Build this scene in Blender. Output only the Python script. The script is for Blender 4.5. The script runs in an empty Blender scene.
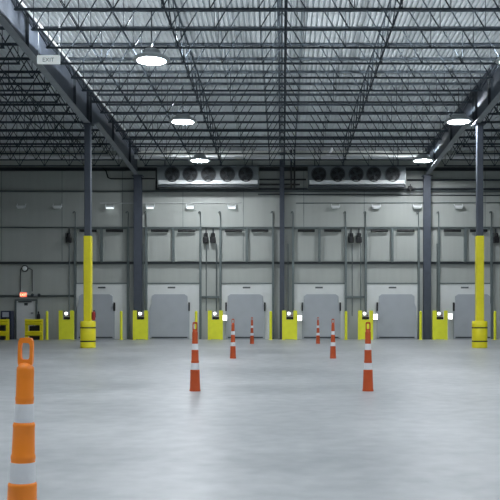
import bpy, bmesh, math, random
from mathutils import Vector, Matrix

random.seed(7)
S = bpy.context.scene
COL = S.collection

# ------------------------------------------------------------------ camera, world, exposure
F = 850.0                      # focal length in pixels of the 500 px frame
HX, HY, CH = 282.0, 314.3, 1.25  # vanishing point in the frame, eye height
cam = bpy.data.cameras.new('camera')
cam.sensor_width = 36.0
cam.lens = F / 500.0 * 36.0
cam.shift_x = (250.0 - HX) / 500.0
cam.shift_y = (HY - 250.0) / 500.0
cam.clip_end = 200
camo = bpy.data.objects.new('camera', cam)
COL.objects.link(camo)
camo.location = (0, 0, CH)
camo.rotation_euler = (math.radians(90), 0, 0)
S.camera = camo

w = bpy.data.worlds.new('world')
S.world = w
w.use_nodes = True
w.node_tree.nodes['Background'].inputs[0].default_value = (0.55, 0.62, 0.7, 1)
w.node_tree.nodes['Background'].inputs[1].default_value = 0.05

S.view_settings.view_transform = 'Standard'
S.view_settings.look = 'None'
S.view_settings.gamma = 1.0
S.view_settings.exposure = 0.58
LAMP = 112.0                    # radiance of a high-bay lens
UP = 11.0                     # power of the unseen light added above each lamp to brighten the deck
S.cycles.max_bounces = 8
S.cycles.diffuse_bounces = 6
S.cycles.glossy_bounces = 3
S.cycles.sample_clamp_indirect = 4.0

# ------------------------------------------------------------------ measures
W = 42.9                       # inner face of the dock wall
XL, XR, Y0 = -21.9, 21.9, -14.0
GX = 7.25                      # girder and column lines


def roof(y):                   # underside of the roof deck
    return CH + 9.1 - 0.02 * y


def px(x, d=W):
    return (x - HX) / F * d


def pz(y, d=W):
    return CH + (HY - y) / F * d


def lin(c):
    c = c / 255.0
    return c / 12.92 if c <= 0.04045 else ((c + 0.055) / 1.055) ** 2.4


# ------------------------------------------------------------------ materials
def mat(name, rgb, rough=0.5, metal=0.0, vary=0.08, scale=6.0, emit=None, power=0.0, spec=0.5, stretch=(1, 1, 1)):
    m = bpy.data.materials.new(name)
    m.use_nodes = True
    nt = m.node_tree
    b = nt.nodes['Principled BSDF']
    base = tuple(lin(c) for c in rgb)
    b.inputs['Roughness'].default_value = rough
    b.inputs['Metallic'].default_value = metal
    b.inputs['Specular IOR Level'].default_value = spec
    tc = nt.nodes.new('ShaderNodeTexCoord')
    mp = nt.nodes.new('ShaderNodeMapping')
    mp.inputs['Scale'].default_value = stretch
    n = nt.nodes.new('ShaderNodeTexNoise')
    n.inputs['Scale'].default_value = scale
    n.inputs['Detail'].default_value = 3
    r = nt.nodes.new('ShaderNodeValToRGB')
    r.color_ramp.elements[0].position = 0.3
    r.color_ramp.elements[1].position = 0.7
    r.color_ramp.elements[0].color = tuple(c * (1 - vary) for c in base) + (1,)
    r.color_ramp.elements[1].color = tuple(min(1, c * (1 + vary)) for c in base) + (1,)
    nt.links.new(tc.outputs['Object'], mp.inputs['Vector'])
    nt.links.new(mp.outputs['Vector'], n.inputs['Vector'])
    nt.links.new(n.outputs['Fac'], r.inputs['Fac'])
    nt.links.new(r.outputs['Color'], b.inputs['Base Color'])
    if emit:
        b.inputs['Emission Color'].default_value = tuple(lin(c) for c in emit) + (1,)
        b.inputs['Emission Strength'].default_value = power
    return m


def floor_material():
    m = bpy.data.materials.new('polished_concrete')
    m.use_nodes = True
    nt = m.node_tree
    b = nt.nodes['Principled BSDF']
    tc = nt.nodes.new('ShaderNodeTexCoord')
    n1 = nt.nodes.new('ShaderNodeTexNoise')
    n1.inputs['Scale'].default_value = 0.3
    n1.inputs['Detail'].default_value = 4
    n1.inputs['Roughness'].default_value = 0.6
    n2 = nt.nodes.new('ShaderNodeTexNoise')
    n2.inputs['Scale'].default_value = 4.0
    n2.inputs['Detail'].default_value = 5
    mx = nt.nodes.new('ShaderNodeMix')
    mx.data_type = 'FLOAT'
    mx.inputs[0].default_value = 0.35
    r = nt.nodes.new('ShaderNodeValToRGB')
    r.color_ramp.elements[0].position = 0.36
    r.color_ramp.elements[1].position = 0.64
    r.color_ramp.elements[0].color = (lin(141), lin(146), lin(149), 1)
    r.color_ramp.elements[1].color = (lin(177), lin(180), lin(182), 1)
    r2 = nt.nodes.new('ShaderNodeMapRange')
    r2.inputs['From Min'].default_value = 0.3
    r2.inputs['From Max'].default_value = 0.7
    r2.inputs['To Min'].default_value = 0.36
    r2.inputs['To Max'].default_value = 0.44
    nt.links.new(tc.outputs['Object'], n1.inputs['Vector'])
    nt.links.new(tc.outputs['Object'], n2.inputs['Vector'])
    nt.links.new(n1.outputs['Fac'], mx.inputs[2])
    nt.links.new(n2.outputs['Fac'], mx.inputs[3])
    nt.links.new(mx.outputs[0], r.inputs['Fac'])
    nt.links.new(r.outputs['Color'], b.inputs['Base Color'])
    nt.links.new(n1.outputs['Fac'], r2.inputs['Value'])
    nt.links.new(r2.outputs['Result'], b.inputs['Roughness'])
    return m


M = dict(
    floor=floor_material(),
    deck=mat('painted_roof_deck', (216, 222, 225), 0.75, 0.0, 0.05, 1.2, spec=0.2),
    steel=mat('blue_grey_steel', (70, 77, 88), 0.5, 0.0, 0.1, 4),
    joist=mat('dark_grey_joist_steel', (66, 74, 81), 0.75, 0.0, 0.1, 5, spec=0.15),
    dark=mat('dark_steel', (54, 61, 66), 0.5, 0.0, 0.12, 5),
    wall=mat('grey_insulated_panel', (178, 183, 178), 0.55, 0.0, 0.03, 0.7, stretch=(6, 1, 0.4)),
    sidewall=mat('dull_wall_panel', (120, 127, 126), 0.6, 0.0, 0.04, 0.7),
    surround=mat('pale_dock_surround', (222, 226, 224), 0.5, 0.0, 0.03, 2),
    door=mat('grey_dock_door', (176, 182, 188), 0.45, 0.0, 0.04, 2),
    track=mat('galvanised_track', (112, 122, 122), 0.4, 0.3, 0.1, 6),
    silver=mat('galvanised_pipe', (240, 243, 245), 0.35, 0.0, 0.03, 5),
    black=mat('black_rubber', (24, 26, 28), 0.55, 0.0, 0.2, 9),
    yellow=mat('yellow_safety_paint', (236, 224, 36), 0.4, 0.0, 0.05, 4),
    lime=mat('yellow_green_guard_paint', (246, 248, 58), 0.4, 0.0, 0.04, 4),
    orange=mat('orange_plastic', (250, 140, 40), 0.38, 0.0, 0.05, 8),
    redorange=mat('shaded_red_orange_plastic', (186, 76, 28), 0.45, 0.0, 0.06, 8),  # darker copy of the cone orange: backlit shade put into the colour
    evap=mat('shaded_evaporator_sheet', (112, 119, 122), 0.45, 0.1, 0.05, 4),  # white housing painted grey to carry the shade on its front
    plategrey=mat('grey_number_plate', (92, 98, 98), 0.5),
    band=mat('reflective_white_band', (226, 228, 232), 0.3, 0.0, 0.03, 20),
    white=mat('white_enamel', (228, 232, 232), 0.4, 0.0, 0.03, 5),
    lampbody=mat('grey_lamp_housing', (168, 173, 176), 0.4, 0.3, 0.06, 6),
    lens=mat('lit_lamp_lens', (250, 250, 250), 0.5, 0, 0, 1, emit=(246, 250, 255), power=LAMP),
    smalllens=mat('lit_strip_lens', (245, 248, 250), 0.5, 0, 0, 1, emit=(240, 250, 255), power=0.7),
    docklens=mat('lit_dock_lamp_lens', (250, 250, 245), 0.5, 0, 0, 1, emit=(255, 254, 246), power=2.5),
    exitface=mat('lit_exit_face', (235, 120, 90), 0.5, 0, 0, 1, emit=(255, 88, 50), power=1.2),
    exittext=mat('lit_exit_letters', (255, 225, 200), 0.5, 0, 0, 1, emit=(255, 205, 170), power=1.6),
    signface=mat('softly_lit_sign_face', (226, 232, 232), 0.5, 0, 0, 1, emit=(226, 234, 234), power=0.28),
    greytext=mat('grey_lettering', (140, 146, 146), 0.5),
    red=mat('red_enamel', (150, 40, 42), 0.35, 0, 0.08, 8),
    navy=mat('navy_enamel', (34, 46, 72), 0.45, 0, 0.1, 6),
    screen=mat('pale_panel', (178, 186, 198), 0.3, 0, 0.05, 5),
    mandoor=mat('pale_grey_door', (222, 226, 226), 0.5, 0, 0.03, 3),
    girt=mat('mid_grey_girt_paint', (76, 84, 87), 0.5, 0, 0.08, 4),
    flange=mat('floor_lit_flange_paint', (138, 144, 148), 0.5, 0, 0.08, 4),  # paler than the girder web: floor bounce from below put into the colour
    fan=mat('dark_fan', (52, 58, 62), 0.5, 0, 0.12, 6),
)


# ------------------------------------------------------------------ mesh helpers
class MB:
    def __init__(self):
        self.bm = bmesh.new()

    def box(self, x0, x1, y0, y1, z0, z1, bevel=0.0):
        vs = [self.bm.verts.new(p) for p in ((x0, y0, z0), (x1, y0, z0), (x1, y1, z0), (x0, y1, z0),
                                            (x0, y0, z1), (x1, y0, z1), (x1, y1, z1), (x0, y1, z1))]
        fs = [self.bm.faces.new([vs[i] for i in q]) for q in
              ((0, 3, 2, 1), (4, 5, 6, 7), (0, 1, 5, 4), (1, 2, 6, 5), (2, 3, 7, 6), (3, 0, 4, 7))]
        if bevel > 0:
            es = {e for f in fs for e in f.edges}
            bmesh.ops.bevel(self.bm, geom=list(es), offset=bevel, segments=2, profile=0.5, affect='EDGES')
        return self

    def prism(self, pts, axis, a, b):
        """polygon pts (u,v) pushed from a to b along an axis ('x': u=y,v=z / 'y': u=x,v=z / 'z': u=x,v=y)"""
        def P(u, v, t):
            return {'x': (t, u, v), 'y': (u, t, v), 'z': (u, v, t)}[axis]
        A = [self.bm.verts.new(P(u, v, a)) for u, v in pts]
        B = [self.bm.verts.new(P(u, v, b)) for u, v in pts]
        n = len(pts)
        self.bm.faces.new(A)
        self.bm.faces.new(B[::-1])
        for i in range(n):
            j = (i + 1) % n
            self.bm.faces.new((A[j], A[i], B[i], B[j]))
        return self

    def tube(self, path, r, seg=10, closed=False):
        path = [Vector(p) for p in path]
        rings = []
        n = len(path)
        up = None
        for i, p in enumerate(path):
            if closed:
                t = path[(i + 1) % n] - path[i - 1]
            else:
                t = path[min(i + 1, n - 1)] - path[max(i - 1, 0)]
            t.normalize()
            if up is None:
                up = Vector((0, 0, 1)) if abs(t.z) < 0.9 else Vector((1, 0, 0))
            s = t.cross(up)
            if s.length < 1e-4:
                s = t.cross(Vector((0, 1, 0)))
            s.normalize()
            u = s.cross(t).normalized()
            up = u
            rr = r[i] if isinstance(r, (list, tuple)) else r
            rings.append([self.bm.verts.new(p + s * (rr * math.cos(2 * math.pi * k / seg)) + u * (rr * math.sin(2 * math.pi * k / seg))) for k in range(seg)])
        m = n if closed else n - 1
        for i in range(m):
            a, b = rings[i], rings[(i + 1) % n]
            for k in range(seg):
                self.bm.faces.new((a[k], a[(k + 1) % seg], b[(k + 1) % seg], b[k]))
        if not closed:
            self.bm.faces.new(rings[0][::-1])
            self.bm.faces.new(rings[-1])
        return self

    def lathe(self, prof, seg=24, axis='z', c=(0, 0, 0), caps=True):
        """prof: list of (radius, height)"""
        c = Vector(c)
        rings = []
        for r, h in prof:
            ring = []
            for k in range(seg):
                a = 2 * math.pi * k / seg
                if axis == 'z':
                    p = Vector((r * math.cos(a), r * math.sin(a), h))
                else:
                    p = Vector((r * math.cos(a), h, r * math.sin(a)))
                ring.append(self.bm.verts.new(c + p))
            rings.append(ring)
        for a, b in zip(rings, rings[1:]):
            for k in range(seg):
                self.bm.faces.new((a[k], a[(k + 1) % seg], b[(k + 1) % seg], b[k]))
        if caps:
            self.bm.faces.new(rings[0][::-1])
            self.bm.faces.new(rings[-1])
        return self

    def mesh(self, name, m, smooth=False):
        bmesh.ops.recalc_face_normals(self.bm, faces=self.bm.faces)
        me = bpy.data.meshes.new(name)
        self.bm.to_mesh(me)
        self.bm.free()
        me.materials.append(m)
        if smooth:
            me.polygons.foreach_set('use_smooth', [True] * len(me.polygons))
            try:
                me.set_sharp_from_angle(angle=math.radians(40))
            except Exception:
                pass
        return me

    def build(self, name, m, parent=None, loc=(0, 0, 0), smooth=False):
        o = bpy.data.objects.new(name, self.mesh(name, m, smooth))
        COL.objects.link(o)
        o.location = loc
        if parent:
            o.parent = parent
        return o


def tag(o, label=None, cat=None, group=None, kind=None):
    if label:
        o['label'] = label
    if cat:
        o['category'] = cat
    if group:
        o['group'] = group
    if kind:
        o['kind'] = kind
    return o


def thing(name, label, cat, loc, group=None, rz=0.0):
    o = bpy.data.objects.new(name, None)
    COL.objects.link(o)
    o.location = loc
    o.rotation_euler = (0, 0, rz)
    o.empty_display_size = 0.2
    return tag(o, label, cat, group)


def kids(o):
    return [c for c in bpy.data.objects if c.parent == o]


def copy_tree(o, label=None, loc=None):
    c = o.copy()
    COL.objects.link(c)
    if label:
        c['label'] = label
    if loc is not None:
        c.location = loc
    for ch in list(o.children):
        d = ch.copy()
        COL.objects.link(d)
        d.parent = c
        for g in list(ch.children):
            e = g.copy()
            COL.objects.link(e)
            e.parent = d
    return c


def text_mesh(s, size, depth, m, name, parent, loc):
    cu = bpy.data.curves.new('lettering', 'FONT')
    cu.body = s
    cu.size = size
    cu.extrude = depth
    cu.align_x = 'CENTER'
    cu.align_y = 'CENTER'
    t = bpy.data.objects.new('lettering', cu)
    COL.objects.link(t)
    dg = bpy.context.evaluated_depsgraph_get()
    me = bpy.data.meshes.new_from_object(t.evaluated_get(dg))
    bpy.data.objects.remove(t)
    me.materials.clear()
    me.materials.append(m)
    o = bpy.data.objects.new(name, me)
    COL.objects.link(o)
    o.parent = parent
    o.location = loc
    o.rotation_euler = (math.radians(90), 0, 0)
    return o


ORD = ['', 'first', 'second', 'third', 'fourth', 'fifth', 'sixth', 'seventh', 'eighth', 'ninth', 'tenth', 'eleventh', 'twelfth',
       'thirteenth', 'fourteenth', 'fifteenth', 'sixteenth', 'seventeenth', 'eighteenth', 'nineteenth', 'twentieth']

# ------------------------------------------------------------------ room shell
tag(MB().box(XL - .3, XR + .3, Y0 - .3, W + .3, -0.2, 0).build('floor', M['floor']), kind='structure')
tag(MB().box(XL - .3, XR + .3, W, W + .25, 0, roof(W) + .02).build('wall_back', M['wall']), kind='structure')
tag(MB().box(XL - .25, XL, Y0, W, 0, roof(Y0)).build('wall_left', M['sidewall']), kind='structure')
tag(MB().box(XR, XR + .25, Y0, W, 0, roof(Y0)).build('wall_right', M['sidewall']), kind='structure')
tag(MB().box(XL - .3, XR + .3, Y0 - .25, Y0, 0, roof(Y0) + .02).build('wall_front', M['sidewall']), kind='structure')

# corrugated roof deck, ribs running away from the camera
mb = MB()
prof = []
x = XL - .3
P = 0.152
while x < XR + .3:
    prof += [(x, 0), (x + .085, 0), (x + .1, .045), (x + .137, .045)]
    x += P
bm = mb.bm
rows = []
for y in (Y0 - .25, W + .25):
    lo = [bm.verts.new((a, y, roof(y) + h)) for a, h in prof]
    hi = [bm.verts.new((a, y, roof(y) + .2)) for a in (prof[0][0], prof[-1][0])]
    rows.append((lo, hi))
(la, ha), (lb, hb) = rows
for i in range(len(prof) - 1):
    bm.faces.new((la[i], la[i + 1], lb[i + 1], lb[i]))
bm.faces.new((ha[0], ha[1], hb[1], hb[0]))
bm.faces.new((la[0], lb[0], hb[0], ha[0]))
bm.faces.new((la[-1], ha[1], hb[1], lb[-1]))
tag(mb.build('ceiling', M['deck']), kind='structure')

# horizontal girts on the dock wall
tn = [0]


def trim(x0, x1, z, h, t, m, label):
    tn[0] += 1
    o = MB().prism([(W, z - h / 2), (W - t, z - h / 2), (W - t, z - h / 2 + .02), (W - .03, z - h / 2 + .03),
                    (W - .03, z + h / 2 - .03), (W - t, z + h / 2 - .02), (W - t, z + h / 2), (W, z + h / 2)], 'x', x0, x1).build('trim_%d' % tn[0], m)
    tag(o, label, kind='structure')


trim(XL, XR, pz(169.5), .17, .16, M['dark'], 'dark steel beam along the top of the dock wall')
trim(XL, XR, pz(191.5), .07, .12, M['track'], 'thin grey wall girt below the evaporators')
trim(XL, XR, pz(227.6), .06, .12, M['track'], 'grey wall girt below the row of strip lights')
trim(XL, XR, pz(263.0), .12, .14, M['girt'], 'dark wall girt above the dock surrounds')
trim(XL, px(75.5), pz(296.0), .10, .12, M['track'], 'grey wall girt behind the exit sign')

# vertical seams of the wall panels
for k in range(-7, 8):
    xs = k * 3.05 + 1.1
    tn[0] += 1
    tag(MB().box(xs - .012, xs + .012, W - .008, W, 3.95, pz(170.5)).build('trim_%d' % tn[0], M['track']), 'thin vertical joint cover between two wall panels', kind='structure')

# ------------------------------------------------------------------ columns and girders
def column(x, d, wd, top, label, guard_label=None, yellow=None):
    t = thing('steel_column', label, 'column', (x, d, 0), 'steel columns of the hall')
    h = wd / 2
    if yellow:
        MB().box(-h, h, -h, h, 0, top, .02).build('post', M['steel'], t)
        y = h + .025
        tag(MB().box(-y, y, -y, y, 0, yellow, .03).build('yellow_wrap', M['yellow'], t), 'yellow painted lower part of the column')
    else:
        f = .03
        MB().prism([(-h, -h), (h, -h), (h, -h + f), (f / 2, -h + f), (f / 2, h - f), (h, h - f), (h, h), (-h, h), (-h, h - f), (-f / 2, h - f), (-f / 2, -h + f), (-h, -h + f)],
                   'z', .02, top).build('post', M['steel'], t)
        MB().box(-h - .06, h + .06, -h - .06, h, 0, .03).build('base_plate', M['dark'], t)
    MB().box(-h - .08, h + .08, -h - .08, h + .08 if yellow else h, top, top + .04).build('cap_plate', M['steel'], t)
    return t


ND = 31.7
column(px(88.0, ND), ND, .235, CH + 7.06, 'free-standing column with yellow wrap near the left of the hall', yellow=pz(236, ND))
column(px(479.6, ND), ND, .235, CH + 7.06, 'free-standing column with yellow wrap near the right of the hall', yellow=pz(236, ND))
FD = W - .36
column(px(138.0, FD), FD, .38, CH + 6.9, 'dark wall column between the two leftmost dock doors')
column(px(427.0, FD), FD, .34, CH + 6.9, 'dark wall column between the two rightmost dock doors')
column(px(282.0, FD + .1), FD + .1, .24, roof(FD) - .2, 'slim dark wall column in the middle of the dock wall')


def girder(x, label):
    t = thing('roof_girder', label, 'girder', (x, 0, 0), 'tapered roof girders')
    bot = [(12, 8.15), (31.3, 7.14), (32.1, 7.14), (33.2, 7.50), (42.55, 6.98)]
    bot = [(y, CH + h) for y, h in bot]
    tp = lambda y: roof(y) - .12
    web = [(y, z) for y, z in bot] + [(42.55, tp(42.55)), (12, tp(12))]
    MB().prism(web, 'x', -.012, .012).build('web_plate', M['steel'], t)
    m = MB()
    rows = []
    for y, z in bot:
        rows.append([m.bm.verts.new(p) for p in ((-.11, y, z - .03), (.11, y, z - .03), (.11, y, z), (-.11, y, z))])
    for a, b in zip(rows, rows[1:]):
        for k in range(4):
            m.bm.faces.new((a[k], a[(k + 1) % 4], b[(k + 1) % 4], b[k]))
    m.bm.faces.new(rows[0]); m.bm.faces.new(rows[-1])
    m.build('bottom_flange', M['flange'], t)
    MB().prism([(12, tp(12)), (42.6, tp(42.6)), (42.6, tp(42.6) + .03), (12, tp(12) + .03)], 'x', -.16, .16).build('top_flange', M['steel'], t)

    def zb(y):
        for (y0, z0), (y1, z1) in zip(bot, bot[1:]):
            if y0 <= y <= y1:
                return z0 + (z1 - z0) * (y - y0) / (y1 - y0)
    for y in (16.5, 20.5, 24.0, 29.5, 31.5, 31.95, 36.2, 40.2):
        z0, z1 = zb(y) + .0, tp(y)
        MB().box(-.105, .105, y - .012, y + .012, z0, z1).build('stiffener', M['dark'], t)
    return t


girder(-GX, 'deep tapered roof girder over the left free-standing column')
girder(GX, 'deep tapered roof girder over the right free-standing column')

# ------------------------------------------------------------------ open-web roof joists
JD, JP, JH = 24.0, 1.43, 1.09
HALF = 7.24


def bar_mesh(x0, z0, x1, z1, r, name):
    m = MB()
    d = Vector((x1 - x0, 0, z1 - z0)).normalized()
    n = Vector((-d.z, 0, d.x)) * r
    pts = [Vector((x0, 0, z0)), Vector((x1, 0, z1))]
    m.prism([((pts[0] + n).x, (pts[0] + n).z), ((pts[0] - n).x, (pts[0] - n).z), ((pts[1] - n).x, (pts[1] - n).z), ((pts[1] + n).x, (pts[1] + n).z)], 'y', -r, r)
    return m.mesh(name, M['joist'])


top_z = JH - .045
up_mesh = bar_mesh(0, 0, .6, top_z - .03, .014, 'web_diagonal')
dn_mesh = bar_mesh(0, 0, -.6, top_z - .03, .014, 'web_diagonal')
vt_mesh = bar_mesh(0, 0, 0, top_z - .03, .009, 'web_vertical')
m = MB().prism([(-.05, -.02), (.05, -.02), (.05, -.006), (.015, -.006), (.015, .03), (-.015, .03), (-.015, -.006), (-.05, -.006)], 'x', -6.66, 6.66)
bot_mesh = m.mesh('bottom_chord', M['joist'])
m = MB().prism([(-.065, .045), (.065, .045), (.065, .028), (.02, .028), (.02, -.03), (-.02, -.03), (-.02, .028), (-.065, .028)], 'x', -HALF, HALF)
top_mesh = m.mesh('top_chord', M['joist'])


def link(name, me, parent, loc):
    o = bpy.data.objects.new(name, me)
    COL.objects.link(o)
    o.parent = parent
    o.location = loc
    return o


def joist(bx, k, label, group):
    d = JD + JP * k
    t = thing('roof_joist', label, 'joist', (bx, d, roof(d) - JH), group)
    link('top_chord', top_mesh, t, (0, 0, top_z))
    link('bottom_chord', bot_mesh, t, (0, 0, 0))
    for i in range(12):
        xb = -6.6 + 1.2 * i
        if bx != 0 or xb > 5.5 or xb < 0 or i == 11:
            link('web_diagonal', up_mesh, t, (xb, 0, 0))
        if bx != 0 or xb > 0 or xb < -4:
            link('web_diagonal', dn_mesh, t, (xb, 0, 0))
        link('web_vertical', vt_mesh, t, (xb, 0, 0))


for nm, bx, k0, grp in (('middle', 0, -4, 'open-web joists of the middle bay'), ('left', -14.5, -2, 'open-web joists of the left bay'), ('right', 14.5, 2, 'open-web joists of the right bay')):
    for k in range(12, k0 - 1, -1):
        joist(bx, k, 'dark open-web roof joist of the %s bay, %s out from the dock wall' % (nm, ORD[13 - k]), grp)

# bridging lines that tie the joists together, running away from the camera
d0, d1 = JD - 4 * JP, JD + 12 * JP


def bridging(x, label, a=0.0, r=.028):
    t = thing('joist_bridging', label, 'bridging', (x, d0, 0), 'bridging lines across the joists')
    z = lambda y, o: roof(y) - o
    MB().tube([(-a, 0, z(d0, .14)), (-a, d1 - d0, z(d1, .14))], r, 4).build('top_angle', M['joist'], t)
    MB().tube([(a, 0, z(d0, JH - .055)), (a, d1 - d0, z(d1, JH - .055))], r, 4).build('bottom_angle', M['joist'], t)
    for i in range(16):
        y0, y1 = JP * i, JP * (i + 1)
        MB().tube([(0, y0 + .05, z(d0 + y0, .12)), (0, y1 - .05, z(d0 + y1, JH - .06))], .016, 4).build('cross_strut', M['joist'], t)


bridging(0.0, 'joist bridging line down the centre of the middle bay', .1, .04)
bridging(-2.93, 'joist bridging line left of centre in the middle bay')
bridging(2.93, 'joist bridging line right of centre in the middle bay')
bridging(-9.6, 'joist bridging line beyond the left roof girder')

# ------------------------------------------------------------------ high-bay lamps
LH = CH + 7.2


# unseen light added over each lamp: a wide, even spread to lift the deck
UPL = bpy.data.lights.new('added_deck_light', 'POINT')
UPL.energy = UP
UPL.color = (.93, .97, 1.0)
UPL.shadow_soft_size = .05
UPL.use_nodes = True
nt = UPL.node_tree
em = nt.nodes['Emission']
tc = nt.nodes.new('ShaderNodeTexCoord')
sx = nt.nodes.new('ShaderNodeSeparateXYZ')
mxm = nt.nodes.new('ShaderNodeMath'); mxm.operation = 'MAXIMUM'; mxm.inputs[1].default_value = .16
pw = nt.nodes.new('ShaderNodeMath'); pw.operation = 'POWER'; pw.inputs[1].default_value = -3.0
gt = nt.nodes.new('ShaderNodeMath'); gt.operation = 'GREATER_THAN'; gt.inputs[1].default_value = .05
ml = nt.nodes.new('ShaderNodeMath'); ml.operation = 'MULTIPLY'
nt.links.new(tc.outputs['Normal'], sx.inputs[0])
nt.links.new(sx.outputs['Z'], mxm.inputs[0])
nt.links.new(mxm.outputs[0], pw.inputs[0])
nt.links.new(sx.outputs['Z'], gt.inputs[0])
nt.links.new(pw.outputs[0], ml.inputs[0])
nt.links.new(gt.outputs[0], ml.inputs[1])
nt.links.new(ml.outputs[0], em.inputs['Strength'])

UPW = UPL.copy()  # weaker added light over the far lamps, keeps the deck there darker
UPW.energy = UP * .15


def lamp(x, d, label):
    t = thing('high_bay_lamp', label, 'ceiling lamp', (x, d, LH), 'round high-bay lamps')
    MB().lathe([(.405, .005), (.405, -.022), (.47, -.03), (.53, -.005), (.52, .05), (.40, .12), (.27, .17), (.24, .18)], 32, caps=False).build('reflector', M['lampbody'], t, smooth=True)
    MB().lathe([(.27, .165), (.265, .23), (.21, .30), (.13, .33), (.05, .34)], 24).build('driver_housing', M['lampbody'], t, smooth=True)
    MB().lathe([(.406, .004), (.40, -.006), (.30, -.010), (.12, -.012)], 32).build('lens', M['lens'], t, smooth=True)
    up = bpy.data.objects.new('added_deck_light', UPL if d < 28 else UPW)
    COL.objects.link(up)
    up.parent = t
    up.location = (0, 0, .42)
    MB().tube([(0, 0, .33), (0, 0, roof(d) - LH)], .018, 8).build('hanging_rod', M['dark'], t)
    MB().tube([(0, 0, .33), (.03, 0, .40), (.035, 0, .48), (0, 0, .52)], .012, 6).build('hook', M['dark'], t)


LX, RX = -3.70, 6.6
LD = (24.1, 31.75, 39.8)
for x, side in ((LX, 'left'), (RX, 'right')):
    for d, w_ in zip(LD, ('nearest', 'middle', 'farthest')):
        lamp(x - (.15 if side == 'left' and d > 39 else 0), d, '%s lit round high-bay lamp of the %s row' % (w_, side))
    for d, w_ in ((16.4, 'first'), (8.7, 'second'), (1.0, 'third')):
        lamp(x, d, '%s high-bay lamp of the %s row counted from overhead towards the back' % (w_, side))

for x, side in ((-14.5, 'left'), (15.5, 'right')):  # lamps added out of view to brighten the ends of the dock wall
    for d, w_ in ((12.0, 'nearer'), (2.0, 'farther')):
        lamp(x, d, '%s added high-bay lamp of the %s side bay, out of view' % (w_, side))

# ------------------------------------------------------------------ sprinkler main and other pipes under the roof
PDp = 41.75
zp = pz(157.2, PDp)
t = thing('sprinkler_pipe', 'long silver pipe crossing the hall under the roof with a riser elbow', 'pipe', (0, PDp, zp))
MB().tube([(-21.8, 0, 0), (21.8, 0, 0)], .09, 14).build('main', M['silver'], t, smooth=True)
xe = px(331.5, PDp)
MB().tube([(xe - .55, 0, .02), (xe - .3, 0, .04), (xe - .12, 0, .14), (xe, 0, .32), (xe + .04, 0, .6), (xe + .02, 0, roof(PDp) - zp)], .06, 12).build('riser', M['silver'], t, smooth=True)
for xc in (-12.5, -5.3, 1.8, 9.4):
    MB().lathe([(.1, -.07), (.125, -.06), (.125, .06), (.1, .07)], 14, 'y').build('coupling', M['silver'], t, (xc, 0, 0)).rotation_euler = (0, 0, math.pi / 2)
    MB().tube([(xc, 0, .08), (xc, 0, roof(PDp) - zp)], .012, 6).build('hanger', M['dark'], t)


def pipe(pts, r, m, label, name='pipe', cat='pipe', group=None, seg=8):
    o = Vector(pts[0])
    ob = MB().tube([Vector(p) - o for p in pts], r, seg).build(name, m, None, o, smooth=True)
    return tag(ob, label, cat, group)


yb = W - .25
ps = lambda a, b, d=yb: (px(a, d), d, pz(b, d))
pipe([ps(103, 168), ps(106, 171), ps(108, 177.5), ps(111, 178.7), ps(155.2, 178.7)], .035, M['black'], 'dark pipe stepping down to the left evaporator')
pipe([ps(156.5, 170), ps(156.5, 190)], .05, M['black'], 'short dark upright pipe at left end of the left evaporator')
g = 'dark pipes between the two evaporators'
pipe([ps(259.3, 167.5), ps(308, 167.5)], .045, M['black'], 'topmost dark pipe between the two evaporators', group=g)
pipe([ps(259.3, 179.5), ps(306, 179.5)], .045, M['black'], 'middle dark pipe between the two evaporators', group=g)
pipe([ps(259.3, 184.5), ps(300, 184.5)], .05, M['black'], 'lower dark pipe between the two evaporators', group=g)
pipe([ps(157, 189.0, W - .07), ps(520, 189.0, W - .07)], .055, M['dark'], 'long thick dark pipe running below both evaporators')
pipe([ps(258, 194.3, W - .04), ps(520, 195.5, W - .04)], .03, M['dark'], 'long thin pipe below the thick dark pipe')
pipe([ps(407, 180, W - .08), ps(540, 180, W - .08)], .05, M['dark'], 'dark pipe running right from the right evaporator')
pipe([(px(291.2, yb - .1), yb - .1, pz(190, yb)), (px(291.2, yb - .1), yb - .1, roof(yb - .1))], .045, M['black'], 'left one of two dark upright pipes beside the middle column', group='upright pipes beside the middle column')
pipe([(px(294.5, yb - .1), yb - .1, pz(190, yb)), (px(294.5, yb - .1), yb - .1, roof(yb - .1))], .045, M['black'], 'right one of two dark upright pipes beside the middle column', group='upright pipes beside the middle column')
t = thing('valve', 'dark valve with cross handle at right end of the right evaporator', 'valve', ps(410, 188.5, W - .26))
MB().lathe([(.09, -.12), (.14, -.05), (.14, .04), (.09, .1), (.05, .13)], 14, 'y').build('body', M['black'], t, smooth=True)
MB().box(-.25, .25, -.15, -.12, -.02, .02).build('handle', M['black'], t)
MB().box(-.02, .02, -.15, -.12, -.2, .2).build('handle', M['black'], t)
pipe([(px(100, W), W - .03, pz(203.2, W)), (px(242, W), W - .03, pz(203.2, W))], .016, M['silver'], 'thin pale conduit above the left strip lights', 'conduit', 'conduit')
pipe([(px(296, W), W - .03, pz(203.2, W)), (px(520, W), W - .03, pz(202.6, W))], .022, M['track'], 'thin conduit above the right strip lights', 'conduit', 'conduit')

pipe([(-7.0, 14, CH + 8.47), (-7.0, 38, CH + 8.21)], .035, M['silver'], 'thin pale pipe running along the right side of the left roof girder')

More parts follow.
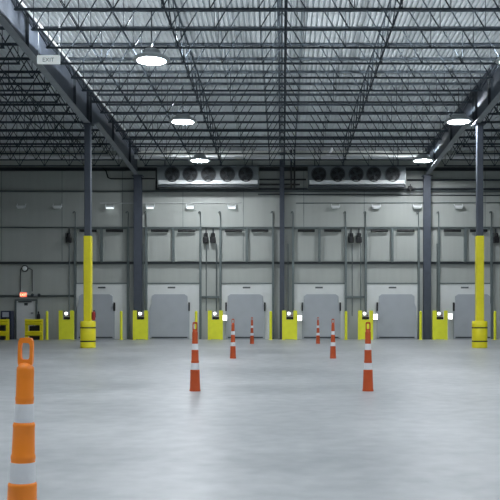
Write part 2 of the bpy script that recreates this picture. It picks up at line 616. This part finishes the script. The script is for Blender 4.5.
# ------------------------------------------------------------------ evaporators
def evaporator(x0, x1, fans, label):
    d = 41.95
    xa, xb = px(x0, d), px(x1, d)
    xm = (xa + xb) / 2
    z0, z1 = pz(184.5, d), pz(166.0, d)
    t = thing('evaporator', label, 'evaporator', (xm, d, z0), 'ceiling evaporators')
    h = z1 - z0
    hw = (xb - xa) / 2
    MB().prism([(0, .22), (0, h), (.7, h), (.7, 0), (.12, 0)], 'x', -hw, hw).build('housing', M['evap'], t)
    MB().prism([(-.03, .03), (-.035, .2), (0, .22), (.12, 0), (.1, -.0)], 'x', -hw + .02, hw - .02).build('lower_lip', M['white'], t)
    MB().box(-hw - .03, hw + .03, .05, .72, -.13, -.0, .02).build('drain_pan', M['dark'], t)
    for s in (-1, 1):
        MB().box(s * (hw + .02) - .02, s * (hw + .02) + .02, -.02, .7, -.02, h + .03).build('end_plate', M['track'], t)
        for yy in (.12, .6):
            MB().tube([(s * (hw - .3), yy, h), (s * (hw - .3), yy, roof(d + yy) - z0)], .016, 6).build('hanger_rod', M['dark'], t)
    for f in fans:
        fx = px(f, d) - xm
        fz = pz(174.3, d) - z0
        r = .345
        fo = MB().lathe([(r - .03, .0), (r, -.07), (r + .03, -.07), (r + .03, .0)], 32, 'y', caps=False).build('fan', M['fan'], t, (fx, 0, fz), smooth=True)
        MB().lathe([(r, -.004), (r, -.001)], 32, 'y').build('fan_opening', M['black'], fo)
        m = MB()
        m.lathe([(.07, -.05), (.08, -.03), (.08, -.006)], 16, 'y')
        for b in range(4):
            a = b * math.pi / 2 + .4
            vs = []
            for rr, da, yy in ((.05, -.25, -.045), (r - .05, -.32, -.04), (r - .05, .28, -.012), (.05, .3, -.012)):
                vs.append(m.bm.verts.new((rr * math.cos(a + da), yy, rr * math.sin(a + da))))
            m.bm.faces.new(vs)
        m.build('fan_rotor', M['fan'], fo)
        m = MB()
        for rr in (.1, .18, .26, .33):
            m.tube([(rr * math.cos(k * math.pi / 12), -.075, rr * math.sin(k * math.pi / 12)) for k in range(24)], .006, 4, closed=True)
        for k in range(4):
            a = k * math.pi / 4
            m.tube([(-.35 * math.cos(a), -.07, -.35 * math.sin(a)), (.35 * math.cos(a), -.07, .35 * math.sin(a))], .006, 4)
        m.build('fan_guard', M['fan'], fo)


evaporator(158, 258, (172.3, 190.3, 208.5, 227.3, 245.8), 'white five-fan evaporator hung at the wall left of the middle column')
evaporator(309, 405, (318.8, 337.6, 356.0, 373.6, 392.6), 'white five-fan evaporator hung at the wall right of the middle column')

# ------------------------------------------------------------------ strip lights on the wall
SL = [(22, 'first from left'), (58, 'second from left'), (110.3, 'third from left'), (150.5, 'right of the left wall column'), (190.7, 'second right of the left wall column'),
      (232, 'third right of the left wall column'), (335.5, 'first right of the middle column'), (376, 'second right of the middle column'), (417, 'left of the right wall column'), (458, 'right of the right wall column')]
proto = None
LITLENS = MB().box(-.18, .18, -.22, -.08, -.04, .02, .01).mesh('lens', M['smalllens'])
for i, (x, where) in enumerate(SL):
    lit = i in (2, 3, 4, 5)
    lb = ('small lit' if lit else 'small unlit') + ' strip light on the upper dock wall, ' + where
    loc = (px(x), W, pz(208.3))
    if proto is None:
        proto = thing('strip_light', lb, 'wall light', loc, 'small strip lights on the upper dock wall')
        t = proto
        MB().prism([(-.20, .02), (.20, .02), (.23, .11), (-.23, .11)], 'y', -.24, -.06).build('housing', M['white'], t)
        MB().box(-.18, .18, -.22, -.08, -.04, .02, .01).build('lens', M['white'], t)
        for s in (-1, 1):
            MB().tube([(s * .2, -.15, .1), (s * .21, -.1, .2), (s * .21, 0, .21)], .014, 6).build('bracket', M['white'], t)
    else:
        c = copy_tree(proto, lb, loc)
        if lit:
            for ch in c.children:
                if ch.name.startswith('lens'):
                    ch.data = LITLENS

# ------------------------------------------------------------------ dock doors
DOCKS = [  # surround x0, x1, door x0, x1, sign, number words
    (75.8, 128, 77.5, 115, 102), (147, 200, 150.0, 189.6, 171.6), (221, 272.6, 226, 265, 246.6),
    (293, 346, 302, 340.3, 319), (365, 418, 376.8, 416, 392.4), (439, 491, 453, 491.5, 464.5)]
for i, (s0, s1, a, b, sg) in enumerate(DOCKS):
    o = bpy.data.objects.new('door_%d' % (i + 1), None)
    COL.objects.link(o)
    cx = px((s0 + s1) / 2)
    o.location = (cx, W, 0)
    tag(o, 'grey dock door in a pale surround, %s from the left' % ORD[i + 1], kind='structure')
    hs = (px(s1) - px(s0)) / 2
    zt = pz(284)
    MB().box(-hs, hs, -.05, 0, 0, zt).build('surround', M['surround'], o)
    MB().box(-hs - .02, hs + .02, -.075, 0, zt, zt + .06).build('head_trim', M['track'], o)
    x0, x1 = px(a) - cx, px(b) - cx
    n = .10
    zn, zd = pz(303), pz(294.3)
    MB().prism([(x0 + .0, 0), (x1 - .0, 0), (x1, zn - .25), (x1 - n, zn), (x1 - n, zd - .1), (x1 - n - .14, zd), (x0 + n + .14, zd), (x0 + n, zd - .1), (x0 + n, zn), (x0, zn - .25)],
               'y', -.13, -.05).build('door_panel', M['door'], o)
    for xx in {0: (x1 - .01,), 1: (x1 - .01,), 2: (x0 + .01, x1 - .01), 3: (x0 + .01, x1 - .01), 4: (x0 + .01,), 5: (x0 + .01,)}[i]:
        MB().box(xx - .035, xx + .035, -.2, -.05, pz(311), pz(302.5), .01).build('side_bumper', M['black'], o)
    MB().box(px(sg) - cx - .19, px(sg) - cx + .19, -.065, -.05, pz(288.4), pz(286.8)).build('number_plate', M['plategrey'], o)
    MB().box(x0 + .1, x1 - .1, -.16, -.13, .06, .12).build('pull_bar', M['dark'], o)

# lift frames above every dock door
TR = [(75.6, 128.4), (146.6, 200.6), (220.6, 273), (293, 345.6), (365.6, 418.4), (438.5, 491)]
for i, (a, b) in enumerate(TR):
    cx = px((a + b) / 2, W)
    t = thing('door_lift_frame', 'grey vertical-lift track frame over the %s dock door from the left' % ORD[i + 1], 'door track', (cx, W, 0), 'lift frames over the dock doors')
    h = (px(b) - px(a)) / 2
    for s in (-1, 1):
        MB().prism([(s * h - .055, -.16), (s * h + .055, -.16), (s * h + .055, 0), (s * h + .025, 0), (s * h + .025, -.12), (s * h - .025, -.12), (s * h - .025, 0), (s * h - .055, 0)],
                   'z', 0, pz(227.2)).build('track', M['track'], t)
        MB().tube([(s * h, -.06, pz(227.4)), (s * h, -.06, pz(213)), (s * h - .02, -.1, pz(211.8)), (s * h - .08, -.12, pz(212.2)), (s * h - .1, -.12, pz(213.6))], .028, 8).build('gooseneck_conduit', M['track'], t)
        xs = s * h * .5
        MB().tube([(xs - .43, -.18, pz(231.0)), (xs + .43, -.18, pz(231.0))], .07, 10).build('counterweight_shaft', M['black'], t)
        MB().box(xs - .45, xs + .45, -.03, 0, pz(261), pz(233)).build('raised_panel', M['wall'], t)
    MB().box(-.06, .06, -.17, 0, pz(262.5), pz(229)).build('centre_guide', M['track'], t)
    MB().box(-h, h, -.1, 0, pz(229.2), pz(227.2)).build('head_rail', M['track'], t)

# cross bars, drive units and conduits between neighbouring lift frames
for a, b, where in ((200.6, 220.6, 'second and third'), (345.6, 365.6, 'fourth and fifth')):
    tag(MB().box(px(a + 1.4), px(b - 1.4), W - .12, W, pz(298), pz(296)).build('cross_bar', M['track']), 'grey cross bar between the %s dock doors from the left' % where, 'bar', 'cross bars between docks')
for x, where in ((69.5, 'left of the left free-standing column'), (206.2, 'left one of the pair between second and third dock'), (213.2, 'right one of the pair between second and third dock'),
                 (351.0, 'left one of the pair between fourth and fifth dock'), (358.8, 'right one of the pair between fourth and fifth dock'), (495.5, 'right of the right free-standing column')):
    t = thing('drive_unit', 'black drive unit, ' + where, 'motor', (px(x), W, pz(243)), 'black door drive units')
    MB().box(-.13, .13, -.30, -.06, .0, .28, .03).build('gearbox', M['black'], t)
    MB().lathe([(.08, .28), (.1, .3), (.1, .46), (.07, .49)], 12, 'z', (0, -.18, 0)).build('motor_can', M['black'], t, smooth=True)
    MB().box(-.03, .03, -.08, 0, .05, .72).build('bracket', M['dark'], t)
    MB().tube([(-.14, -.14, .02), (-.15, -.14, .5)], .02, 6).build('chain', M['dark'], t)
for x, z0, where in ((206.5, 311, 'left of the pair between second and third dock'), (216.5, 311, 'right of the pair between second and third dock'),
                     (352, 316, 'left of the pair between fourth and fifth dock'), (360.5, 311, 'right of the pair between fourth and fifth dock'),
                     (70, 311, 'left of the left free-standing column'), (143.8, 311, 'right of the left wall column'), (288, 311, 'right of the middle column'), (436.5, 311, 'right of the right wall column')):
    pipe([(px(x), W - .15, pz(z0)), (px(x), W - .15, pz(244))], .025, M['track'], 'thin upright conduit on the dock wall, ' + where, 'conduit', 'conduit', 'upright conduits on the dock wall')

# ------------------------------------------------------------------ yellow guards, bollards, control boxes, dock lamps
GD = 41.95
gproto = bproto = None
GU = [(66.6, 'left of the left free-standing column'), (140.6, 'before the left wall column'), (215.4, 'between second and third dock door'),
      (289.6, 'right of the middle column'), (365.4, 'behind an orange tube cone'), (439.8, 'right of the right wall column')]
for i, (x, where) in enumerate(GU):
    lb = 'yellow sheet-metal control guard on the floor, ' + where
    loc = (px(x, GD), GD, 0)
    if gproto is None:
        t = gproto = thing('control_guard', lb, 'guard', loc, 'yellow control guards along the dock wall')
        MB().prism([(-.37, .02), (.37, .02), (.37, 1.42), (.35, 1.44), (.21, 1.44), (.19, 1.42), (.19, .99), (-.17, .99), (-.17, 1.42), (-.19, 1.44), (-.35, 1.44), (-.37, 1.42)],
                   'y', -.085, -.065).build('front_panel', M['lime'], t)
        for s in (-1, 1):
            MB().box(s * .35 - .02, s * .35 + .02, -.065, .03, 0, 1.4).build('side_flange', M['lime'], t)
            MB().box(s * .3 - .08, s * .3 + .08, -.1, .04, 0, .02).build('foot_plate', M['lime'], t)
    else:
        copy_tree(gproto, lb, loc)
    lb = 'dock control box with lit lamp at the guard ' + where
    loc = (px(x, GD) + .02, GD + .16, 0)
    if bproto is None:
        t = bproto = thing('control_box', lb, 'control box', loc, 'dock control boxes')
        MB().box(-.05, .05, -.04, .04, .02, 1.0).build('stand', M['dark'], t)
        MB().box(-.17, .17, -.1, .08, 1.0, 1.12, .015).build('base', M['black'], t)
        MB().box(-.15, .15, -.1, .08, 1.12, 1.36, .02).build('enclosure', M['lampbody'], t)
        MB().lathe([(.075, -.11), (.07, -.14), (.04, -.16)], 14, 'y', (-.06, 0, 1.29)).build('lamp', M['docklens'], t, smooth=True)
        MB().lathe([(.03, -.1), (.03, -.125)], 10, 'y', (.08, 0, 1.2)).build('button', M['red'], t)
    else:
        copy_tree(bproto, lb, loc)

BD = 41.9
proto = None
for x, where in ((47, 'beside the right guard rail'), (121.2, 'right of the leftmost dock door'), (196.2, 'right of the second dock door'), (270.7, 'right of the third dock door'),
                 (346, 'right of the fourth dock door'), (420.6, 'right of the fifth dock door'), (495, 'right of the right free-standing column')):
    lb = 'slim yellow safety bollard on the floor ' + where
    loc = (px(x, BD), BD, 0)
    if proto is None:
        t = proto = thing('bollard', lb, 'bollard', loc, 'yellow bollards along the dock wall')
        MB().lathe([(.068, 0), (.068, 1.34)], 16).build('tube', M['lime'], t, smooth=True)
        MB().lathe([(.068, 1.34), (.066, 1.37), (.05, 1.40), (.02, 1.415)], 16).build('cap', M['lime'], t, smooth=True)
        MB().lathe([(.12, 0), (.12, .015)], 16).build('base_flange', M['lime'], t)
    else:
        copy_tree(proto, lb, loc)

proto = None
for x, y, where in ((225.2, 317.8, 'left of the third dock door'), (299.6, 318, 'left of the fourth dock door'), (374.8, 316.8, 'left of the fifth dock door'), (449, 316.4, 'left of the sixth dock door')):
    lb = 'small bright white lamp on the surround ' + where
    loc = (px(x), W - .05, pz(y))
    if proto is None:
        t = proto = thing('dock_lamp', lb, 'lamp', loc, 'bright dock lamps')
        MB().box(-.06, .06, -.2, 0, -.04, .04).build('arm', M['dark'], t)
        MB().box(-.12, .12, -.28, -.16, -.15, .15, .02).build('housing', M['white'], t)
        MB().box(-.10, .10, -.295, -.275, -.13, .13, .005).build('lens', M['docklens'], t)
    else:
        copy_tree(proto, lb, loc)

# ------------------------------------------------------------------ column guards and extinguisher
for x, side in ((88.0, 'left'), (479.6, 'right')):
    t = thing('column_guard', 'round yellow plastic guard around the foot of the %s free-standing column' % side, 'column guard', (px(x, ND), ND, 0), 'plastic column guards')
    m = MB()
    pr = []
    z = 1.0

    def ring(r, z_):
        pts = []
        for k in range(40):
            a = 2 * math.pi * k / 40
            c, s_ = math.cos(a), math.sin(a)
            q = (abs(c) ** 4 + abs(s_) ** 4) ** -.25
            q = .35 * q + .65
            pts.append(m.bm.verts.new((r * q * c, r * q * s_, z_)))
        return pts
    prof = [(.262, 0), (.282, .02), (.282, .20), (.275, .225), (.275, .275), (.282, .30), (.282, .70), (.275, .725), (.275, .775), (.282, .80), (.282, .97), (.26, 1.0), (.165, 1.0), (.165, 0)]
    rs = [ring(r, z_) for r, z_ in prof]
    for a, b in zip(rs, rs[1:] + rs[:1]):
        for k in range(40):
            m.bm.faces.new((a[k], a[(k + 1) % 40], b[(k + 1) % 40], b[k]))
    m.build('shell', M['yellow'], t, smooth=True)
    for zz in (.25, .75):
        m = MB()
        pr = [(.272, zz - .022), (.284, zz - .022), (.284, zz + .022), (.272, zz + .022)]
        rs = [ring(r, z_) for r, z_ in pr]
        for a, b in zip(rs, rs[1:] + rs[:1]):
            for k in range(40):
                m.bm.faces.new((a[k], a[(k + 1) % 40], b[(k + 1) % 40], b[k]))
        m.build('strap', M['black'], t, smooth=True)

xq = px(88.0, ND) + .145
t = thing('fire_extinguisher', 'small red fire extinguisher hung on the left free-standing column', 'fire extinguisher', (xq + .07, ND, 1.03))
MB().lathe([(.05, 0), (.06, .02), (.06, .26), (.045, .31), (.02, .33)], 16).build('cylinder', M['red'], t, smooth=True)
MB().box(-.02, .05, -.015, .015, .33, .37).build('valve', M['black'], t)
MB().tube([(.03, 0, .34), (.075, 0, .3), (.075, 0, .1)], .01, 6).build('hose', M['black'], t)
MB().box(-.075, -.055, -.03, .03, .05, .3).build('bracket', M['dark'], t)

# ------------------------------------------------------------------ orange tube cones
def cone_parts(t, ORG):
    # lathe profile measured from the nearest cone (radius, height)
    m = MB()
    m.lathe([(.09, 0), (.092, .015), (.086, .03), (.078, .22), (.0755, .325), (.0765, .335), (.0725, .345), (.0685, .35)], 28)
    m.build('lower_tube', ORG, t, smooth=True)
    tag(MB().lathe([(.069, .35), (.0695, .355), (.0665, .452), (.066, .458)], 28).build('reflective_band', M['band'], t, smooth=True), 'white reflective band')
    m = MB()
    m.lathe([(.064, .458), (.062, .465), (.0655, .48), (.063, .495), (.0605, .50), (.0565, .64), (.0585, .65), (.0585, .658), (.0545, .666), (.052, .672)], 28)
    m.build('middle_tube', ORG, t, smooth=True)
    tag(MB().lathe([(.052, .672), (.0525, .676), (.0495, .766), (.049, .771)], 28).build('reflective_band', M['band'], t, smooth=True), 'white reflective band')
    m = MB()
    m.lathe([(.048, .771), (.047, .78), (.0495, .795), (.0485, .806), (.0465, .812), (.0455, .95), (.044, .965), (.030, .985), (.010, .992)], 28)
    m.build('upper_tube', ORG, t, smooth=True)
    # flat loop handle with a rounded window
    m = MB()
    out, inn = [], []
    for k in range(24):
        a = 2 * math.pi * (k + .5) / 24
        c, q = math.cos(a), math.sin(a)
        e = (abs(c) ** 6 + abs(q) ** 6) ** (-1 / 6)
        out.append((.040 * e * c, 1.045 + .080 * e * q))
        inn.append((.0235 * e * c, 1.052 + .044 * e * q))
    R = []
    for pts, y in ((out, -.013), (inn, -.013), (inn, .013), (out, .013)):
        R.append([m.bm.verts.new((u, y, v)) for u, v in pts])
    for A, B in zip(R, R[1:] + R[:1]):
        for k in range(24):
            m.bm.faces.new((A[k], A[(k + 1) % 24], B[(k + 1) % 24], B[k]))
    bmesh.ops.bevel(m.bm, geom=[e for e in m.bm.edges if len(e.link_faces) == 2 and e.calc_face_angle(0) > 1.2], offset=.004, segments=2, affect='EDGES')
    m.build('loop_handle', ORG, t, smooth=True)


CONES = [((10 - HX, 546.7), 'nearest orange tube cone, at the lower left edge'), ((195 - HX, 391), 'orange tube cone second in the left row'), ((233 - HX, 358.4), 'orange tube cone third in the left row'),
         ((252 - HX, 343.8), 'small far orange tube cone of the left row, before the third dock door'), ((368 - HX, 391), 'nearest orange tube cone of the right row'),
         ((333 - HX, 358.4), 'middle orange tube cone of the right row'), ((318 - HX, 343.6), 'small far orange tube cone of the right row, before the fourth dock door')]
proto = None
for i, ((dx, y), lb) in enumerate(CONES):
    d = F * CH / (y - HY)
    if i == 0:
        d = 4.57
    loc = (dx / F * d, d, 0)
    if i < 2:
        if i == 0:
            loc = ((20.8 - HX) / F * d, d, 0)
        proto = thing('tube_cone', lb, 'traffic cone', loc, 'orange tube cones in two rows')
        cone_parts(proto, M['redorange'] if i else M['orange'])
        if i == 0:
            proto.rotation_euler = (0, math.radians(1.5), 0)
    else:
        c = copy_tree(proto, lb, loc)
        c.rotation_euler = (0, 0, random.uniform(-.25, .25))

# ------------------------------------------------------------------ left corner: man door, exit sign, rails, equipment
o = bpy.data.objects.new('door_7', None)
COL.objects.link(o)
cx = px(26.5)
o.location = (cx, W, 0)
tag(o, 'pale grey personnel door under the lit exit sign', kind='structure')
hw = (px(36) - px(17)) / 2
MB().prism([(-hw - .08, 0), (-hw, 0), (-hw, pz(301)), (hw, pz(301)), (hw, 0), (hw + .08, 0), (hw + .08, pz(299.3)), (-hw - .08, pz(299.3))], 'y', -.1, 0).build('frame', M['track'], o)
MB().box(-hw, hw, -.05, 0, .01, pz(301)).build('door_panel', M['mandoor'], o)
MB().box(px(26.3) - cx - .09, px(26.3) - cx + .09, -.06, -.045, pz(305.5), pz(303), .004).build('notice', M['dark'], o)
MB().tube([(px(33.5) - cx, -.05, pz(313)), (px(33.5) - cx, -.12, pz(313)), (px(31.5) - cx, -.12, pz(313))], .025, 8).build('handle', M['black'], o)
MB().box(-hw + .1, hw - .2, -.13, -.05, pz(302.3), pz(301.2)).build('closer', M['dark'], o)

t = thing('exit_sign', 'red glowing exit sign on the wall above the personnel door', 'exit sign', (px(24), W - .11, pz(295)))
MB().box(-.18, .18, 0, .11, -.12, .13, .01).build('case', M['white'], t)
MB().box(-.165, .165, -.006, 0, -.105, .115).build('face', M['exitface'], t)
text_mesh('EXIT', .17, .003, M['exittext'], 'lettering', t, (0, -.009, .0))
t = thing('emergency_light', 'dark emergency light unit with two heads right of the exit sign', 'emergency light', (px(36), W, pz(295.5)))
MB().box(-.16, .12, -.15, 0, -.06, .08, .01).build('case', M['lampbody'], t)
for s in (-.12, .22):
    MB().lathe([(.04, .02), (.075, -.06), (.08, -.1), (.06, -.105)], 14, 'y', (s, -.14, .02)).build('head', M['dark'], t, smooth=True)

t = thing('wall_bell', 'round wall bell with dark rim above the exit sign', 'bell', (px(25), W, pz(268.5)))
MB().lathe([(.17, 0), (.17, -.05), (.14, -.07), (.13, -.05)], 24, 'y').build('rim', M['dark'], t, smooth=True)
MB().lathe([(.13, -.04), (.11, -.09), (.05, -.11)], 20, 'y').build('gong', M['white'], t, smooth=True)
for x, s in ((20.6, 'left'), (32.4, 'right')):
    pipe([(px(25) + (-.17 if s == 'left' else .17), W - .03, pz(268)), (px(x), W - .03, pz(270)), (px(x), W - .03, pz(291.5))], .02, M['dark'], 'thin dark conduit running down from the %s of the wall bell' % s, 'conduit', 'conduit')


def rail(x0, x1, d, label):
    xa, xb = px(x0, d), px(x1, d)
    cx = (xa + xb) / 2
    h = (xb - xa) / 2
    t = thing('guard_rail', label, 'guard rail', (cx, d, 0), 'yellow guard rails at the left')
    zz = lambda y: pz(y, d)
    for s in (-1, 1):
        MB().box(s * (h - .07) - .07, s * (h - .07) + .07, 0, .14, .0, zz(319), .01).build('post', M['yellow'], t)
        MB().box(s * (h - .1) - .1, s * (h - .1) + .1, -.03, .2, 0, .02).build('foot_plate', M['yellow'], t)
    for a, b in ((325.2, 319.2), (336, 331)):
        za, zb_ = zz(a), zz(b)
        hh = zb_ - za
        MB().prism([(0, za), (-.03, za + .02), (-.08, za + .3 * hh), (-.03, za + .5 * hh), (-.08, za + .7 * hh), (-.03, zb_ - .02), (0, zb_)], 'x', -h + .02, h - .02).build('rail', M['yellow'], t)


rail(-14, 8.6, 41.2, 'yellow two-rail guard rail cut by the left edge')
rail(24.8, 42.6, 41.2, 'yellow two-rail guard rail before the personnel door')
dq = 41.75
tq = thing('equipment_case', 'black equipment case on the floor seen through the right guard rail', 'case', (px(36, dq), dq, 0))
MB().box(-.27, .27, -.2, .2, 0, .68, .03).build('body', M['black'], tq)
MB().tube([(-.12, 0, .66), (-.12, 0, .74), (.12, 0, .74), (.12, 0, .66)], .015, 6).build('handle', M['black'], tq)
tq = thing('equipment_case', 'black equipment case on the floor seen through the left guard rail', 'case', (px(0.5, dq), dq, 0))
MB().box(-.27, .24, -.2, .2, 0, .68, .03).build('body', M['black'], tq)
MB().tube([(-.12, 0, .66), (-.12, 0, .74), (.12, 0, .74), (.12, 0, .66)], .015, 6).build('handle', M['black'], tq)
dq = 42.2
tq = thing('gas_bottle', 'narrow black gas bottle standing behind the right guard rail', 'gas bottle', (px(38.6, dq), dq, 0))
MB().lathe([(.08, 0), (.085, .02), (.085, 1.2), (.06, 1.28), (.03, 1.3)], 16).build('body', M['black'], tq, smooth=True)
MB().lathe([(.03, 1.3), (.04, 1.32), (.04, 1.38), (.02, 1.4)], 10).build('valve', M['black'], tq, smooth=True)
dq = 42.3
tq = thing('kiosk', 'navy blue equipment stand with pale screen behind the left guard rail', 'equipment stand', (px(7.4, dq), dq, 0))
MB().box(.12, .27, -.22, .22, 0, 1.1, .02).build('side_panel', M['navy'], tq)
MB().box(-.27, -.12, -.22, .22, 0, 1.1, .02).build('side_panel', M['navy'], tq)
MB().box(-.12, .12, -.05, .2, .1, 1.05).build('back_panel', M['navy'], tq)
MB().box(-.27, .27, -.24, .2, 1.08, 1.42, .03).build('head', M['navy'], tq)
MB().box(-.17, .15, -.255, -.235, 1.11, 1.36, .005).build('screen', M['screen'], tq)

# hanging sign under the left girder
dq = 24.7
zc = pz(59.7, dq)
t = thing('hanging_sign', 'white rectangular exit sign hanging on two wires by the left roof girder', 'sign', (px(48.7, dq), dq, zc))
hw, hh = 11.4 / F * dq, 4.3 / F * dq
MB().box(-hw, hw, -.04, .04, -hh, hh, .012).build('panel', M['signface'], t)
text_mesh('EXIT', .17, .004, M['greytext'], 'lettering', t, (.0, -.042, -.02))
for s in (-1, 1):
    MB().tube([(s * (hw - .03), 0, hh - .01), (s * (hw - .03), 0, roof(dq) - zc)], .008, 5).build('hanging_wire', M['silver'], t)
